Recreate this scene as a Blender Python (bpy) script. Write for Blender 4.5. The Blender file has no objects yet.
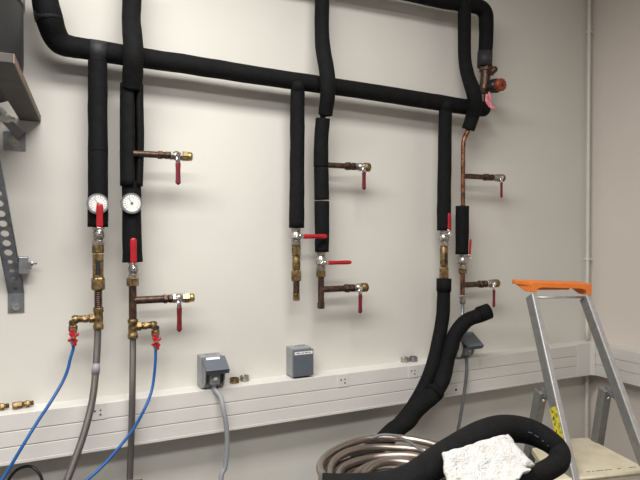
import bpy, bmesh, math, random
from mathutils import Vector, Matrix, noise
random.seed(4)
S = bpy.context.scene
COL = S.collection
PI = math.pi
# ------------------------------------------------------------------ camera
F = 577.0; D = 2.32; YAW = math.radians(25.9); PITCH = math.radians(0.8)
CAM = Vector((0, 0, 1.6))
FW = Vector((math.sin(YAW)*math.cos(PITCH), math.cos(YAW)*math.cos(PITCH), -math.sin(PITCH)))
RT = Vector((math.cos(YAW), -math.sin(YAW), 0))
UP = RT.cross(FW)
cd = bpy.data.cameras.new('camera'); cam = bpy.data.objects.new('camera', cd); COL.objects.link(cam)
cam.location = CAM
cam.rotation_euler = Matrix((RT, UP, -FW)).transposed().to_euler()
cd.sensor_width = 36; cd.lens = 36*F/640; cd.clip_start = .02
S.camera = cam
def ray(u, v): return FW + RT*((u-320)/F) + UP*((240-v)/F)
def W(u, v, off=0.0):                 # point at distance off in front of the back wall
    r = ray(u, v); return CAM + r*((D-off)/r.y)
def T(u, v, t): return CAM + ray(u, v)*t      # point at depth t
def G(u, v, z):                       # point at height z
    r = ray(u, v); return CAM + r*((z-CAM.z)/r.z)
def XW(u, v, x):                      # point on plane x
    r = ray(u, v); return CAM + r*(x/r.x)
def rad(w, p): return w/2*(p-CAM).dot(FW)/F

# ------------------------------------------------------------------ materials
def nodemat(name):
    m = bpy.data.materials.new(name); m.use_nodes = True
    return m, m.node_tree, m.node_tree.nodes['Principled BSDF']
def mat(name, c, rough=.5, metal=0, c2=None, scale=20, bump=0, bscale=80, lo=.35, hi=.65, spec=None, sheen=0, detail=4):
    m, nt, b = nodemat(name)
    b.inputs['Roughness'].default_value = rough; b.inputs['Metallic'].default_value = metal
    if spec is not None: b.inputs['Specular IOR Level'].default_value = spec
    if sheen: b.inputs['Sheen Weight'].default_value = sheen
    tc = nt.nodes.new('ShaderNodeTexCoord')
    if c2 is None: c2 = tuple(x*.93 for x in c)
    n = nt.nodes.new('ShaderNodeTexNoise'); n.inputs['Scale'].default_value = scale; n.inputs['Detail'].default_value = detail
    nt.links.new(tc.outputs['Object'], n.inputs['Vector'])
    r = nt.nodes.new('ShaderNodeValToRGB')
    r.color_ramp.elements[0].position = lo; r.color_ramp.elements[0].color = (*c, 1)
    r.color_ramp.elements[1].position = hi; r.color_ramp.elements[1].color = (*c2, 1)
    nt.links.new(n.outputs['Fac'], r.inputs['Fac']); nt.links.new(r.outputs['Color'], b.inputs['Base Color'])
    if bump:
        n2 = nt.nodes.new('ShaderNodeTexNoise'); n2.inputs['Scale'].default_value = bscale; n2.inputs['Detail'].default_value = 3
        nt.links.new(tc.outputs['Object'], n2.inputs['Vector'])
        bp = nt.nodes.new('ShaderNodeBump'); bp.inputs['Strength'].default_value = bump; bp.inputs['Distance'].default_value = .01
        nt.links.new(n2.outputs['Fac'], bp.inputs['Height']); nt.links.new(bp.outputs['Normal'], b.inputs['Normal'])
    return m
M = dict(
 wall = mat('wall_paint', (.69,.672,.62), .75, 0, (.66,.64,.588), 2.2, .12, 9, .3, .7),
 wallr = mat('wall_paint_warm_light', (.70,.64,.585), .75, 0, (.67,.61,.555), 2, .1, 9, .3, .7),  # same paint as the back wall; its warmer light is mixed into the colour
 wallf = mat('unseen_wall_dark', (.30,.29,.28), .8),  # unseen walls, given a dark colour to cut the bounced light
 ceil = mat('ceiling_paint', (.85,.84,.81), .8),
 floor = mat('floor_vinyl', (.13,.125,.12), .5, 0, (.10,.098,.094), 8),
 trunk = mat('white_plastic', (.72,.70,.665), .38, 0, (.69,.67,.635), 5),
 pipew = mat('white_painted_pipe', (.72,.69,.63), .4),
 foam = mat('black_foam', (.0055,.0055,.006), .8, 0, (.008,.008,.0085), 30, .25, 130, spec=.16),
 tape = mat('dark_grey_tape', (.024,.024,.026), .62, 0, (.019,.019,.021), 40, .15, 60),
 copper = mat('tarnished_copper', (.34,.14,.075), .42, .75, (.09,.05,.035), 55, .1, 200, .38, .6),
 bcopper = mat('brown_copper', (.13,.075,.05), .42, .7, (.05,.035,.03), 60, .1, 200, .35, .65),
 brass = mat('aged_brass', (.34,.235,.105), .42, .75, (.10,.065,.03), 70, .15, 220, .38, .62),
 brassn = mat('bright_brass', (.62,.47,.2), .3, .9, (.28,.19,.08), 50, 0, 200, .4, .75),
 nickel = mat('nickel_plated', (.52,.49,.44), .32, .85, (.24,.21,.18), 70, .1, 150, .4, .7),
 steel = mat('zinc_steel', (.36,.37,.39), .38, .8, (.24,.25,.27), 30),
 chrome = mat('chrome', (.75,.75,.75), .15, 1),
 red = mat('red_plastic', (.43,.010,.017), .38, 0, (.36,.009,.015), 30),
 dred = mat('dark_red_plastic', (.17,.012,.02), .38, 0, (.13,.01,.016), 30),
 blue = mat('blue_hose', (.007,.10,.34), .42, 0, (.006,.085,.29), 20),
 dial = mat('dial_face', (.80,.79,.76), .5),
 black = mat('black_plastic', (.012,.012,.013), .4),
 grey = mat('light_grey_plastic', (.30,.31,.32), .45),
 lid = mat('slate_grey_plastic', (.115,.135,.16), .4),
 label = mat('white_label', (.82,.82,.80), .5),
 cable = mat('grey_cable', (.30,.31,.33), .5),
 cabled = mat('dark_grey_cable', (.12,.125,.135), .5),
 tank = mat('dark_grey_enamel', (.022,.0215,.023), .5, 0, (.018,.0175,.019), 3),
 ply = mat('wood_edge', (.22,.15,.115), .6, 0, (.16,.105,.08), 30),
 board = mat('brown_board', (.065,.054,.048), .65, 0, (.048,.04,.036), 14),
 alu = mat('brushed_aluminium', (.60,.60,.60), .42, .7, (.52,.52,.52), 40),
 aluD = mat('dull_shaded_aluminium', (.25,.25,.24), .55, .4, (.21,.21,.20), 40),  # dull metal of the rear legs; on the rail sides it paints shade
 orange = mat('orange_plastic', (.86,.23,.035), .45, 0, (.80,.20,.03), 30),
 plat = mat('cream_plastic', (.66,.60,.45), .5, 0, (.58,.52,.38), 18, .06, 60, .4, .7),
 yellow = mat('yellow_label', (.70,.60,.03), .5, 0, (.35,.33,.06), 60, 0, 80, .5, .58),
 cloth = mat('white_terry_cloth', (.76,.75,.73), .95, 0, (.64,.62,.58), 24, 1.0, 260, .45, .75, sheen=.3),
 pink = mat('pink_tag', (.85,.22,.28), .5, 0, (.9,.6,.62), 60, 0, 80, .45, .7),
 knob = mat('orange_red_knob', (.34,.06,.02), .4, 0, (.17,.03,.015), 40),
 mark = mat('pale_print', (.085,.085,.092), .6),
 dark = mat('dark_hole', (.008,.008,.008), .8),
 bench = mat('dark_worktop', (.07,.07,.075), .5, 0, (.055,.055,.06), 8),
)
def braid(name, c, c2, rough=.38, metal=.75, bmp=.5):
    m, nt, b = nodemat(name)
    b.inputs['Roughness'].default_value = rough; b.inputs['Metallic'].default_value = metal
    uv = nt.nodes.new('ShaderNodeUVMap'); sep = nt.nodes.new('ShaderNodeSeparateXYZ')
    nt.links.new(uv.outputs['UV'], sep.inputs['Vector'])
    def mth(op, a, bb=None):
        n = nt.nodes.new('ShaderNodeMath'); n.operation = op
        for i, x in enumerate((a, bb)):
            if x is None: continue
            if isinstance(x, (int, float)): n.inputs[i].default_value = x
            else: nt.links.new(x, n.inputs[i])
        return n.outputs[0]
    # u runs round the hose (0..1), v is metres along it: two families of crossing spirals
    a = mth('MULTIPLY', sep.outputs['X'], 9*2*PI); l = mth('MULTIPLY', sep.outputs['Y'], 2*PI*150)
    s1 = mth('SINE', mth('ADD', a, l)); s2 = mth('SINE', mth('SUBTRACT', a, l))
    h = mth('MAXIMUM', s1, s2)
    r = nt.nodes.new('ShaderNodeValToRGB')
    r.color_ramp.elements[0].position = .1; r.color_ramp.elements[0].color = (*c2, 1)
    r.color_ramp.elements[1].position = .8; r.color_ramp.elements[1].color = (*c, 1)
    nt.links.new(h, r.inputs['Fac']); nt.links.new(r.outputs['Color'], b.inputs['Base Color'])
    bp = nt.nodes.new('ShaderNodeBump'); bp.inputs['Strength'].default_value = bmp; bp.inputs['Distance'].default_value = .002
    nt.links.new(h, bp.inputs['Height']); nt.links.new(bp.outputs['Normal'], b.inputs['Normal'])
    return m
M['braid'] = braid('braided_steel', (.27,.25,.235), (.035,.03,.028))
M['braidb'] = braid('braided_steel_brown', (.50,.43,.38), (.17,.14,.12), .24, .9, .15)

# ------------------------------------------------------------------ mesh helper
def smooth_path(pts, n=6):
    P = [Vector(p) for p in pts]
    if len(P) < 3: return P, [0]*len(P), None
    Q = [P[0]*2-P[1]] + P + [P[-1]*2-P[-2]]
    out = []; idx = []
    for i in range(1, len(Q)-2):
        for k in range(n):
            t = k/n; a, b, c, d = Q[i-1:i+3]
            out.append(.5*((2*b)+(-a+c)*t+(2*a-5*b+4*c-d)*t*t+(-a+3*b-3*c+d)*t**3)); idx.append(i-1+t)
    out.append(P[-1]); idx.append(len(P)-1)
    return out, idx, True
class MB:
    def __init__(s): s.bm = bmesh.new(); s.uv = s.bm.loops.layers.uv.new('UVMap')
    def rings(s, rr, closed=False, cap=True, smooth=True, length=None):
        V = [[s.bm.verts.new(p) for p in r] for r in rr]; n = len(rr[0])
        L = length or list(range(len(rr)))
        for i in range(len(V)-1):
            for k in range(n):
                f = s.bm.faces.new((V[i][k], V[i][(k+1)%n], V[i+1][(k+1)%n], V[i+1][k])); f.smooth = smooth
                for lp, (uu, vv) in zip(f.loops, ((k/n, L[i]), ((k+1)/n, L[i]), ((k+1)/n, L[i+1]), (k/n, L[i+1]))): lp[s.uv].uv = (uu, vv)
        if cap:
            s.bm.faces.new(list(reversed(V[0]))); s.bm.faces.new(V[-1])
        return V
    def tube(s, pts, r, seg=14, n=6, cap=True, flat=None, round_ends=(False, False), wob=0, thin=1.0):
        """pts: path, r: radius or list; flat: reference direction kept for a flattened section (thin = ratio across it)"""
        P, idx, sm = smooth_path(pts, n)
        rl = r if isinstance(r, (list, tuple)) else [r]*len(pts)
        if sm:
            R = []
            for q in idx:
                i = min(int(q), len(rl)-2); f = q-i; R.append(rl[i]*(1-f)+rl[i+1]*f)
        else: R = list(rl)
        if round_ends[0]:
            d = (P[0]-P[1]).normalized(); p0, r0 = P[0], R[0]
            ex = [(p0+d*r0*math.sin(a), r0*math.cos(a)) for a in (1.45, 1.1, .75, .4)]
            P = [e[0] for e in ex]+P; R = [e[1] for e in ex]+R
        if round_ends[1]:
            d = (P[-1]-P[-2]).normalized(); p0, r0 = P[-1], R[-1]
            ex = [(p0+d*r0*math.sin(a), r0*math.cos(a)) for a in (.4, .75, 1.1, 1.45)]
            P += [e[0] for e in ex]; R += [e[1] for e in ex]
        rr = []; L = []; tot = 0; nrm = None
        for i, p in enumerate(P):
            t = (P[min(i+1, len(P)-1)]-P[max(i-1, 0)]).normalized()
            if nrm is None:
                ref = Vector(flat) if flat else (Vector((0,0,1)) if abs(t.z) < .8 else Vector((1,0,0)))
                nrm = (ref-t*ref.dot(t)).normalized()
            else:
                if flat: ref = Vector(flat); q = ref-t*ref.dot(t); nrm = q.normalized() if q.length > .05 else nrm
                else: nrm = (nrm-t*nrm.dot(t)).normalized()
            b = t.cross(nrm)
            if i: tot += (p-P[i-1]).length
            L.append(tot); ring = []
            for k in range(seg):
                a = 2*PI*k/seg; rk = R[i]
                if wob: rk *= 1+wob*noise.noise(p*14+Vector((math.cos(a), math.sin(a), 0))*.6)
                ring.append(p+nrm*math.cos(a)*rk*thin+b*math.sin(a)*rk)
            rr.append(ring)
        s.rings(rr, cap=cap, length=L); return s
    def lathe(s, A, B, prof, seg=20, rot=0, smooth=True, ref=None):
        """prof: (fraction along AB, radius)"""
        A = Vector(A); B = Vector(B); t = (B-A).normalized()
        r0 = Vector(ref) if ref else (Vector((0,0,1)) if abs(t.z) < .8 else Vector((0,-1,0)))
        nrm = (r0-t*r0.dot(t)).normalized(); b = t.cross(nrm)
        rr = [[A.lerp(B, f)+nrm*math.cos(2*PI*k/seg+rot)*r+b*math.sin(2*PI*k/seg+rot)*r for k in range(seg)] for f, r in prof]
        s.rings(rr, smooth=smooth); return s
    def hexn(s, A, B, r): return s.lathe(A, B, [(0, r*.9), (.1, r), (.9, r), (1, r*.9)], 6, PI/6, False)
    def cyl(s, A, B, r, seg=20, bev=.06): return s.lathe(A, B, [(0, r*(1-bev)), (.04, r), (.96, r), (1, r*(1-bev))], seg)
    def box(s, c, ax, ay, az, bev=0):
        """c centre, three half-axis vectors"""
        c = Vector(c); ax = Vector(ax); ay = Vector(ay); az = Vector(az)
        if ax.cross(ay).dot(az) < 0: ax = -ax
        v = [s.bm.verts.new(c+ax*i+ay*j+az*k) for k in (-1, 1) for j in (-1, 1) for i in (-1, 1)]
        fs = [s.bm.faces.new([v[q] for q in f]) for f in ((0,2,3,1),(4,5,7,6),(0,1,5,4),(2,6,7,3),(0,4,6,2),(1,3,7,5))]
        if bev: bmesh.ops.bevel(s.bm, geom=list({e for f in fs for e in f.edges}), offset=bev, segments=2, affect='EDGES', profile=.5)
        return s
    def abox(s, lo, hi, bev=0):
        lo = Vector(lo); hi = Vector(hi); h = (hi-lo)/2
        return s.box((lo+hi)/2, (abs(h.x),0,0), (0,abs(h.y),0), (0,0,abs(h.z)), bev)
    def prism(s, poly, ext, bev=0):
        poly = [Vector(p) for p in poly]; ext = Vector(ext)
        nn = Vector((0,0,0))
        for i in range(len(poly)): nn += poly[i].cross(poly[(i+1)%len(poly)])
        if nn.dot(ext) > 0: poly.reverse()
        a = [s.bm.verts.new(p) for p in poly]; b = [s.bm.verts.new(p+ext) for p in poly]; n = len(a)
        fs = [s.bm.faces.new(a), s.bm.faces.new(list(reversed(b)))]
        for i in range(n): fs.append(s.bm.faces.new((a[(i+1)%n], a[i], b[i], b[(i+1)%n])))
        if bev: bmesh.ops.bevel(s.bm, geom=list({e for f in fs for e in f.edges}), offset=bev, segments=2, affect='EDGES', profile=.5)
        return s
    def ball(s, c, r, sc=(1,1,1), seg=16):
        m = Matrix.Translation(c) @ Matrix.Diagonal((*sc, 1))
        g = bmesh.ops.create_uvsphere(s.bm, u_segments=seg, v_segments=seg//2+2, radius=r, matrix=m)
        for v in g['verts']:
            for f in v.link_faces: f.smooth = True
        return s
    def ring(s, c, axis, R, r, seg=28, w=None):
        """hollow band: torus-like with rectangular section (width w along the axis)"""
        c = Vector(c); t = Vector(axis).normalized(); w = w or r
        ref = Vector((0,0,1)) if abs(t.z) < .8 else Vector((1,0,0))
        n1 = (ref-t*ref.dot(t)).normalized(); n2 = t.cross(n1); rr = []
        for k in range(seg):
            a = 2*PI*k/seg; d = n1*math.cos(a)+n2*math.sin(a)
            rr.append([c+d*(R+r)-t*w, c+d*(R+r)+t*w, c+d*(R-r)+t*w, c+d*(R-r)-t*w])
        rr.append(rr[0]); s.rings(rr, cap=False, smooth=False)
        bmesh.ops.remove_doubles(s.bm, verts=s.bm.verts, dist=1e-6); return s
    def build(s, name, m, parent=None, label=None, cat=None, group=None, kind=None, loc=None):
        bmesh.ops.recalc_face_normals(s.bm, faces=s.bm.faces)
        if parent is not None:
            org = wloc(parent); loc0 = Vector((0,0,0))
        else:
            if loc is None:
                xs = [v.co for v in s.bm.verts]
                lo = Vector([min(p[i] for p in xs) for i in range(3)]); hi = Vector([max(p[i] for p in xs) for i in range(3)])
                loc = ((lo.x+hi.x)/2, (lo.y+hi.y)/2, lo.z)
            org = Vector(loc); loc0 = org
        for v in s.bm.verts: v.co -= org
        me = bpy.data.meshes.new(name); s.bm.to_mesh(me); s.bm.free()
        me.materials.append(m if not isinstance(m, str) else M[m])
        o = bpy.data.objects.new(name, me); COL.objects.link(o); o.location = loc0
        if parent is not None: o.parent = parent
        if label: o['label'] = label
        if cat: o['category'] = cat
        if group: o['group'] = group
        if kind: o['kind'] = kind
        return o
def wloc(o):
    v = Vector(o.location)
    while o.parent: o = o.parent; v += Vector(o.location)
    return v
def thing(name, loc, label, cat, group=None):
    o = bpy.data.objects.new(name, None); COL.objects.link(o); o.location = loc; o.empty_display_size = .05
    o['label'] = label; o['category'] = cat
    if group: o['group'] = group
    return o
N = Vector((0,-1,0)); X = Vector((1,0,0)); Z = Vector((0,0,1))

# ------------------------------------------------------------------ room
xr = W(590.5, 240, 0).x                      # right wall plane
MB().abox((-2.4,D,0), (xr+.12,D+.12,3.15)).build('wall_back', 'wall', kind='structure')
MB().abox((xr,-1.6,0), (xr+.12,D,3.15)).build('wall_right', 'wallr', kind='structure')
MB().abox((-2.4,-1.6,-.1), (xr+.12,D+.12,0)).build('floor', 'floor', kind='structure')
MB().abox((-2.4,-1.6,3.15), (xr+.12,D+.12,3.25)).build('ceiling', 'ceil', kind='structure')
MB().abox((-2.52,-1.6,0), (-2.4,D+.12,3.15)).build('wall_left', 'wallf', kind='structure')
MB().abox((-2.52,-1.72,0), (xr+.12,-1.6,3.15)).build('wall_front', 'wallf', kind='structure')

# cable trunking
TD = .09
zt = (W(0,415.3,TD).z+W(580,345,TD).z+W(290,379.9,TD).z)/3; zb = (W(0,465.6,TD).z+W(578,376.3,TD).z)/2
H = zt-zb; g1 = zt-.35*H; g2 = zt-.665*H; yf = D-TD
xe = xr-TD
print('TRUNK', zt, zb, xr)
tr = MB(); tr.abox((-2.4,yf+.006,zb), (xr,D,zt-.0012))
seam = [W(105,402,TD).x, W(193,390,TD).x, W(480,357,TD).x]
def lid(tr, x0, x1, z0, z1): tr.abox((x0+.0006,yf,z0+.0012), (x1-.0006,yf+.012,z1-.0012), .002)
edges_top = [-2.4, seam[0], seam[2], W(577,350,TD).x]
for i in range(3): lid(tr, edges_top[i], edges_top[i+1], g1, zt+.001)
lid(tr, -2.4, edges_top[-1], g2, g1); lid(tr, -2.4, edges_top[-1], zb+.008, g2)
tr.abox((-2.4,yf-.003,zb-.002), (edges_top[-1],yf+.01,zb+.009), .001)
tr.build('trim_1', 'trunk', kind='structure')
tr = MB(); tr.abox((xe+.006,-1.6,zb), (xr,yf,zt-.0012))
y1 = XW(593.5, 350, xe).y
for z0, z1 in ((g1, zt+.001), (g2, g1), (zb+.008, g2)): tr.abox((xe,-1.6,z0+.0012), (xe+.012,y1-.0006,z1-.0012), .002)
tr.abox((xe-.003,-1.6,zb-.002), (xe+.01,y1,zb+.009), .001)
tr.build('trim_2', 'trunk', kind='structure')
xc = edges_top[-1]
MB().prism([(xc,yf+.02,0),(xc,yf-.003,0),(xe-.022,yf-.003,0),(xe-.003,yf-.02,0),(xe-.003,y1,0),(xe+.02,y1,0),(xe+.02,yf+.02,0)], (0,0,zt-zb+.006)).bm
c = MB(); c.prism([(xc,yf+.02,zb-.003),(xc,yf-.003,zb-.003),(xe-.022,yf-.003,zb-.003),(xe-.003,yf-.02,zb-.003),(xe-.003,y1,zb-.003),(xe+.02,y1,zb-.003),(xe+.02,yf+.02,zb-.003)], (0,0,zt-zb+.006))
c.build('trim_3', 'trunk', kind='structure')

# white corner conduit with clips
cp = W(588.6, 100, .022)
t = thing('corner_conduit', (cp.x,cp.y,0), 'thin white painted pipe running up the corner of the two walls', 'pipe')
for z0, z1 in ((0, zb-.003), (zt+.001, 3.15)):
    MB().cyl((cp.x,cp.y,z0), (cp.x,cp.y,z1), .0095, 14, .02).build('pipe', 'pipew', t)
for v in (32, 259):
    z = W(589, v, .02).z
    b = MB(); b.ring((cp.x,cp.y,z), Z, .0115, .002, 20, .007); b.abox((cp.x-.005,cp.y,z-.006), (cp.x+.005,D,z+.006)); b.abox((cp.x+.008,cp.y-.006,z-.006), (cp.x+.027,cp.y+.006,z+.006), .001)
    b.build('pipe_clip', 'pipew', t)

# ------------------------------------------------------------------ pipework helpers
OFF = .10
def sleeve(path, parent, name='foam_sleeve', m='foam', wob=.05, re=(False,False), seg=22, n=8, wmul=1):
    """path of (u, v, off, width px)"""
    P = [W(u,v,o) for u,v,o,w in path]; R = [rad(w*wmul,p) for (u,v,o,w),p in zip(path,P)]
    return MB().tube(P, R, seg, n, wob=wob, round_ends=re).build(name, m, parent)
def vz(u, v, off=OFF): return W(u, v, off)
def vstack(u, off, items, parent):
    """items: (name, kind, v0, v1, width px, material); one straight vertical line"""
    base = W(u, items[0][2], off)
    for name, kind, v0, v1, w, m in items:
        A = Vector((base.x, base.y, W(u,v0,off).z)); B = Vector((base.x, base.y, W(u,v1,off).z)); r = rad(w, A)
        mb = MB(); fitting(mb, kind, A, B, r); mb.build(name, m, parent)
    return base
def fitting(mb, kind, A, B, r):
    A = Vector(A); B = Vector(B)
    if kind == 'pipe': mb.cyl(A, B, r, 16, .02)
    elif kind == 'hex': mb.hexn(A, B, r*1.08)
    elif kind == 'union':
        mb.lathe(A, B, [(0,r*.8),(.05,r*.8),(.3,r*.8),(.34,r*.8),(1,r*.8)], 18); mb.hexn(A.lerp(B,.12), A.lerp(B,.45), r*1.08); mb.hexn(A.lerp(B,.58), A.lerp(B,.9), r)
    elif kind == 'ribbed':
        pr = []; n = 9
        for i in range(n): pr += [(i/n, r*.82), ((i+.25)/n, r), ((i+.6)/n, r), ((i+.85)/n, r*.82)]
        mb.lathe(A, B, pr+[(1, r*.82)], 18)
    elif kind == 'tee':
        mb.lathe(A, B, [(0,r*.95),(.05,r*1.02),(.2,r*1.02),(.24,r*.86),(.42,r*.9),(.5,r*.95),(.58,r*.9),(.74,r*.86),(.78,r*1.02),(.95,r*1.02),(1,r*.92)], 18)
    elif kind == 'body':
        mb.lathe(A, B, [(0,r*.85),(.1,r*.85),(.14,r*.95),(.86,r*.95),(.9,r*.85),(1,r*.85)], 18)
    elif kind == 'valve':
        mb.lathe(A, B, [(0,r*.62),(.15,r*.62),(.25,r*.72),(.36,r*.98),(.5,r*1.06),(.64,r*.98),(.75,r*.72),(.85,r*.62),(1,r*.62)], 20)
        mb.hexn(A, A.lerp(B,.24), r*.98); mb.hexn(A.lerp(B,.76), B, r*.98)
    elif kind == 'cap':
        mb.hexn(A, A.lerp(B,.55), r*1.05); mb.lathe(A, B, [(.5,r*.9),(.92,r*.9),(1,r*.75)], 18)
    elif kind == 'disc':
        mb.lathe(A, B, [(0,r*.8),(.12,r),(.88,r),(1,r*.85)], 20)
def lever(parent, P0, P1, w, out=.03, m='red', name='lever', off0=None):
    """flat handle from P0 (at valve stem) to P1; w width in m; parent is the valve body"""
    P0 = Vector(P0); P1 = Vector(P1); d = (P1-P0).normalized()
    st = MB(); st.cyl(P0-N*out, P0+N*.006, .006, 12); st.hexn(P0+N*.001, P0+N*.008, .0085)
    st.tube([P0, P0.lerp(P1,.3)], w*.42, 10, 1, flat=N, thin=.25)
    st.build('lever_stem', 'chrome', parent)
    h = MB(); pts = [P0.lerp(P1,f) for f in (.2,.26,.5,.8,.95,1)]
    side = d.cross(N)
    h.tube([pts[0],pts[1],pts[2],pts[3],pts[4],pts[5]], [w*.42,w*.5,w*.46,w*.5,w*.46,w*.2], 14, 3, flat=N, thin=.42)
    h.box(P0.lerp(P1,.6)+N*(w*.22), d*((P1-P0).length*.22), side*(w*.16), N*.0008)
    return h.build(name, m, parent)
def branch(parent, u0, v0, items, off=OFF, lev=None, z=None):
    """side tap running along the wall; items: (name, kind, ua, ub, width, material)"""
    b0 = W(u0, v0, off); z = b0.z if z is None else z
    root = None
    for name, kind, ua, ub, w, m in items:
        A = W(ua, v0, off); B = W(ub, v0, off); r = rad(w, A.lerp(B,.5)); A.z = B.z = z
        mb = MB(); fitting(mb, kind, A, B, r)
        if root is None: root = mb.build('side_branch', m, parent)
        else:
            o = mb.build(name, m, root)
    if lev:
        u, va, vb, w, m = lev
        A = W(u, va, off+.03); B = Vector((A.x, A.y, W(u, vb, off+.03).z)); A.z = z
        d = (B-A).normalized(); wm = 2*rad(w, A)
        mb = MB(); mb.cyl(A-N*.03, A+N*.006, .006, 12); mb.hexn(A+N*.001, A+N*.008, .009); mb.tube([A, A.lerp(B,.32)], wm*.42, 10, 1, flat=N, thin=.25)
        mb.build('lever_stem', 'chrome', root)
        h = MB(); h.tube([A.lerp(B,f) for f in (.25,.3,.55,.84,.93,1)], [wm*.42,wm*.48,wm*.42,wm*.46,wm*.5,wm*.12], 14, 3, flat=N, thin=.42)
        h.build('lever', m, root)
    return root

# ------------------------------------------------------------------ main pipes
mp = [(42,-25,.16,26),(45,0,.155,25),(49,17,.15,25.8),(54,33,.12,25),(61,43,.105,23.5),(72,46.8,.10,20.8),(82,48.4,.10,20.3),(98,51,.10,20.5),(131,56.2,.10,20.3),(200,66.5,.10,19),(270,77.5,.10,17.5),(353,89.3,.10,16.5),(430,101.3,.10,16),(466,107,.10,15.5),(483,109,.10,15)]
t = thing('insulated_main_pipe', W(270,77.5,.10), 'long black foam insulated pipe crossing the wall, bent upward at its left end', 'pipe')
sleeve(mp, t, re=(False,True))
sleeve([(47.3,12,.1505,26.2),(49.3,20.5,.149,26.5)], t, 'tape_band', 'tape', 0)
sleeve([(89.5,49.7,.10,21.4),(105.5,52.3,.10,21.4)], t, 'tape_band', 'tape', 0)
# upper right pipe with regulating valve
t = thing('insulated_upper_pipe', W(457,3.5,.10), 'black foam insulated pipe turning down at top right above the orange knob valve', 'pipe')
sleeve([(250,-36,.10,16),(340,-20,.10,15.5),(402,-8,.10,15.3),(440,0.3,.10,15.2),(466,4.5,.10,15),(480,7.5,.10,14.5),(485.5,14,.10,14.4),(486.3,24,.10,14.4),(486,40,.10,14),(485,56,.10,13.6)], t)
sleeve([(485,52,.10,14.8),(484.5,67,.10,14.8)], t, 'tape_band', 'tape', 0)
tv = thing('regulating_valve', W(485,80,.10), 'copper and brass valve with orange round knob at the right end of the pipes', 'valve')
A = W(485.5,67,.10)
def wl(u,v,o=.10): return W(u,v,o)
mb = MB(); mb.tube([wl(486,65),wl(485.5,76),wl(484.5,86),wl(483,96),wl(482.5,104)], [rad(11,A),rad(9.5,A),rad(10.5,A),rad(8.5,A),rad(8,A)], 16, 4); mb.hexn(wl(486,66), wl(486,71.5), rad(14,A)); mb.hexn(wl(484,89), wl(483,95.5), rad(11,A))
body = mb.build('valve_body', 'bcopper', tv)
mb = MB(); mb.tube([wl(486,73),wl(491,72,.12),wl(494.5,69.5,.13)], [rad(7,A),rad(6.5,A),rad(6.5,A)], 14, 4, round_ends=(False,True)); mb.hexn(wl(489.5,72.3,.113), wl(492.5,71,.125), rad(8.5,A))
mb.build('side_port', 'bcopper', tv)
kn = W(496,86,.145); kd = (Vector((-.12,-1,-.08))).normalized()
MB().lathe(W(485,87,.10), kn+kd*.012, [(0,.014),(.35,.016),(.5,.033),(1,.035)], 20).build('knob_collar', 'black', tv)
mb = MB(); kA = kn+kd*.008; pr = [(0,.027),(.2,.0295),(.8,.0295),(1,.023)]
mb.lathe(kA, kA+kd*.042, pr, 24)
for k in range(12):
    a = 2*PI*k/12; s1 = kd.cross(Z).normalized(); s2 = kd.cross(s1); d = s1*math.cos(a)+s2*math.sin(a)
    mb.box(kA+kd*.021+d*.0295, kd*.014, kd.cross(d)*.003, d*.0015)
k_ = mb.build('knob', 'knob', tv)
MB().lathe(kA+kd*.041, kA+kd*.045, [(0,.010),(1,.009)], 16).build('knob_screw', 'bcopper', k_)
mb = MB()
pts = [wl(487,94,.13),wl(487.5,100,.132),wl(490,105,.135),wl(495.5,109,.14)]
mb.tube(pts, [.008,.015,.014,.004], 12, 4, flat=N, thin=.12)
mb.tube([wl(488.5,92,.13),wl(490.5,97,.135),wl(490,101,.134)], [.004,.008,.003], 10, 4, flat=N, thin=.2)
mb.build('paper_tag', 'pink', tv)

# ------------------------------------------------------------------ drop 1 (left)
t = thing('insulated_drop_pipe', W(98,227,OFF), 'leftmost black insulated drop pipe with gauge, red lever and brass flow meter', 'pipe', None)
sleeve([(97.6,61,.108,17.6),(97.6,66,.105,18.6),(97.8,100,.10,18.6),(98,150,.10,18.8),(98,190,.10,19.2),(98,227,.10,19.6)], t, re=(True,False))
sleeve([(98,149.3,.10,19.3),(98,151,.10,19.3)], t, 'joint_band', 'foam', 0)
def gauge(u, v, parent, off, d=21):
    c = W(u, v, off); g = MB(); R = rad(d, c)
    g.lathe(c-N*.012, c+N*.014, [(0,R*.7),(.2,R*.97),(.7,R),(1,R*.97)], 32)
    rim = g.build('gauge_case', 'steel', parent)
    MB().lathe(c+N*.0135, c+N*.0150, [(0,R*.80),(1,R*.80)], 32).build('gauge_dial', 'dial', rim)
    tk = MB()
    for k in range(15):
        a = math.radians(-40+k*260/14-0); dd = X*math.cos(a)+Z*math.sin(a); s_ = dd.cross(N)
        tk.box(c+N*.0152+dd*R*.66, dd*R*(.09 if k % 2 else .13), s_*.0006, N*.0003)
    tk.cyl(c+N*.015, c+N*.0165, R*.13, 12)
    dd = (X*-.5+Z*.8).normalized(); tk.box(c+N*.0158+dd*R*.25, dd*R*.35, dd.cross(N)*.0008, N*.0003)
    tk.build('gauge_needle', 'cabled', rim)
    return rim
gauge(97.6, 204, t, .137)
def valve(u, v0, v1, w, parent, off=OFF, m='nickel'):
    A = W(u, v0, off); B = W(u, v1, off); B.x = A.x; mb = MB(); fitting(mb, 'valve', A, B, rad(w, A)); return mb.build('ball_valve', m, parent)
v = valve(98.2, 225, 245, 11.5, t)
lever(v, W(99.6,233,.165), W(99.8,203.5,.165), .024, .055)
MB().ball(W(99.3,233.5,.176), .0075).build('stem_nut', 'chrome', v)
b1 = vstack(98, OFF, [('union_nut','hex',244,253,10.5,'brass'),('union_nut','hex',277.5,290,12,'brass'),('ribbed_nipple','ribbed',290,308,8,'bcopper'),('brass_tee','tee',307.5,329.5,9.8,'brass')], t)
A = W(98,253,OFF); B = W(98,278,OFF); 
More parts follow.
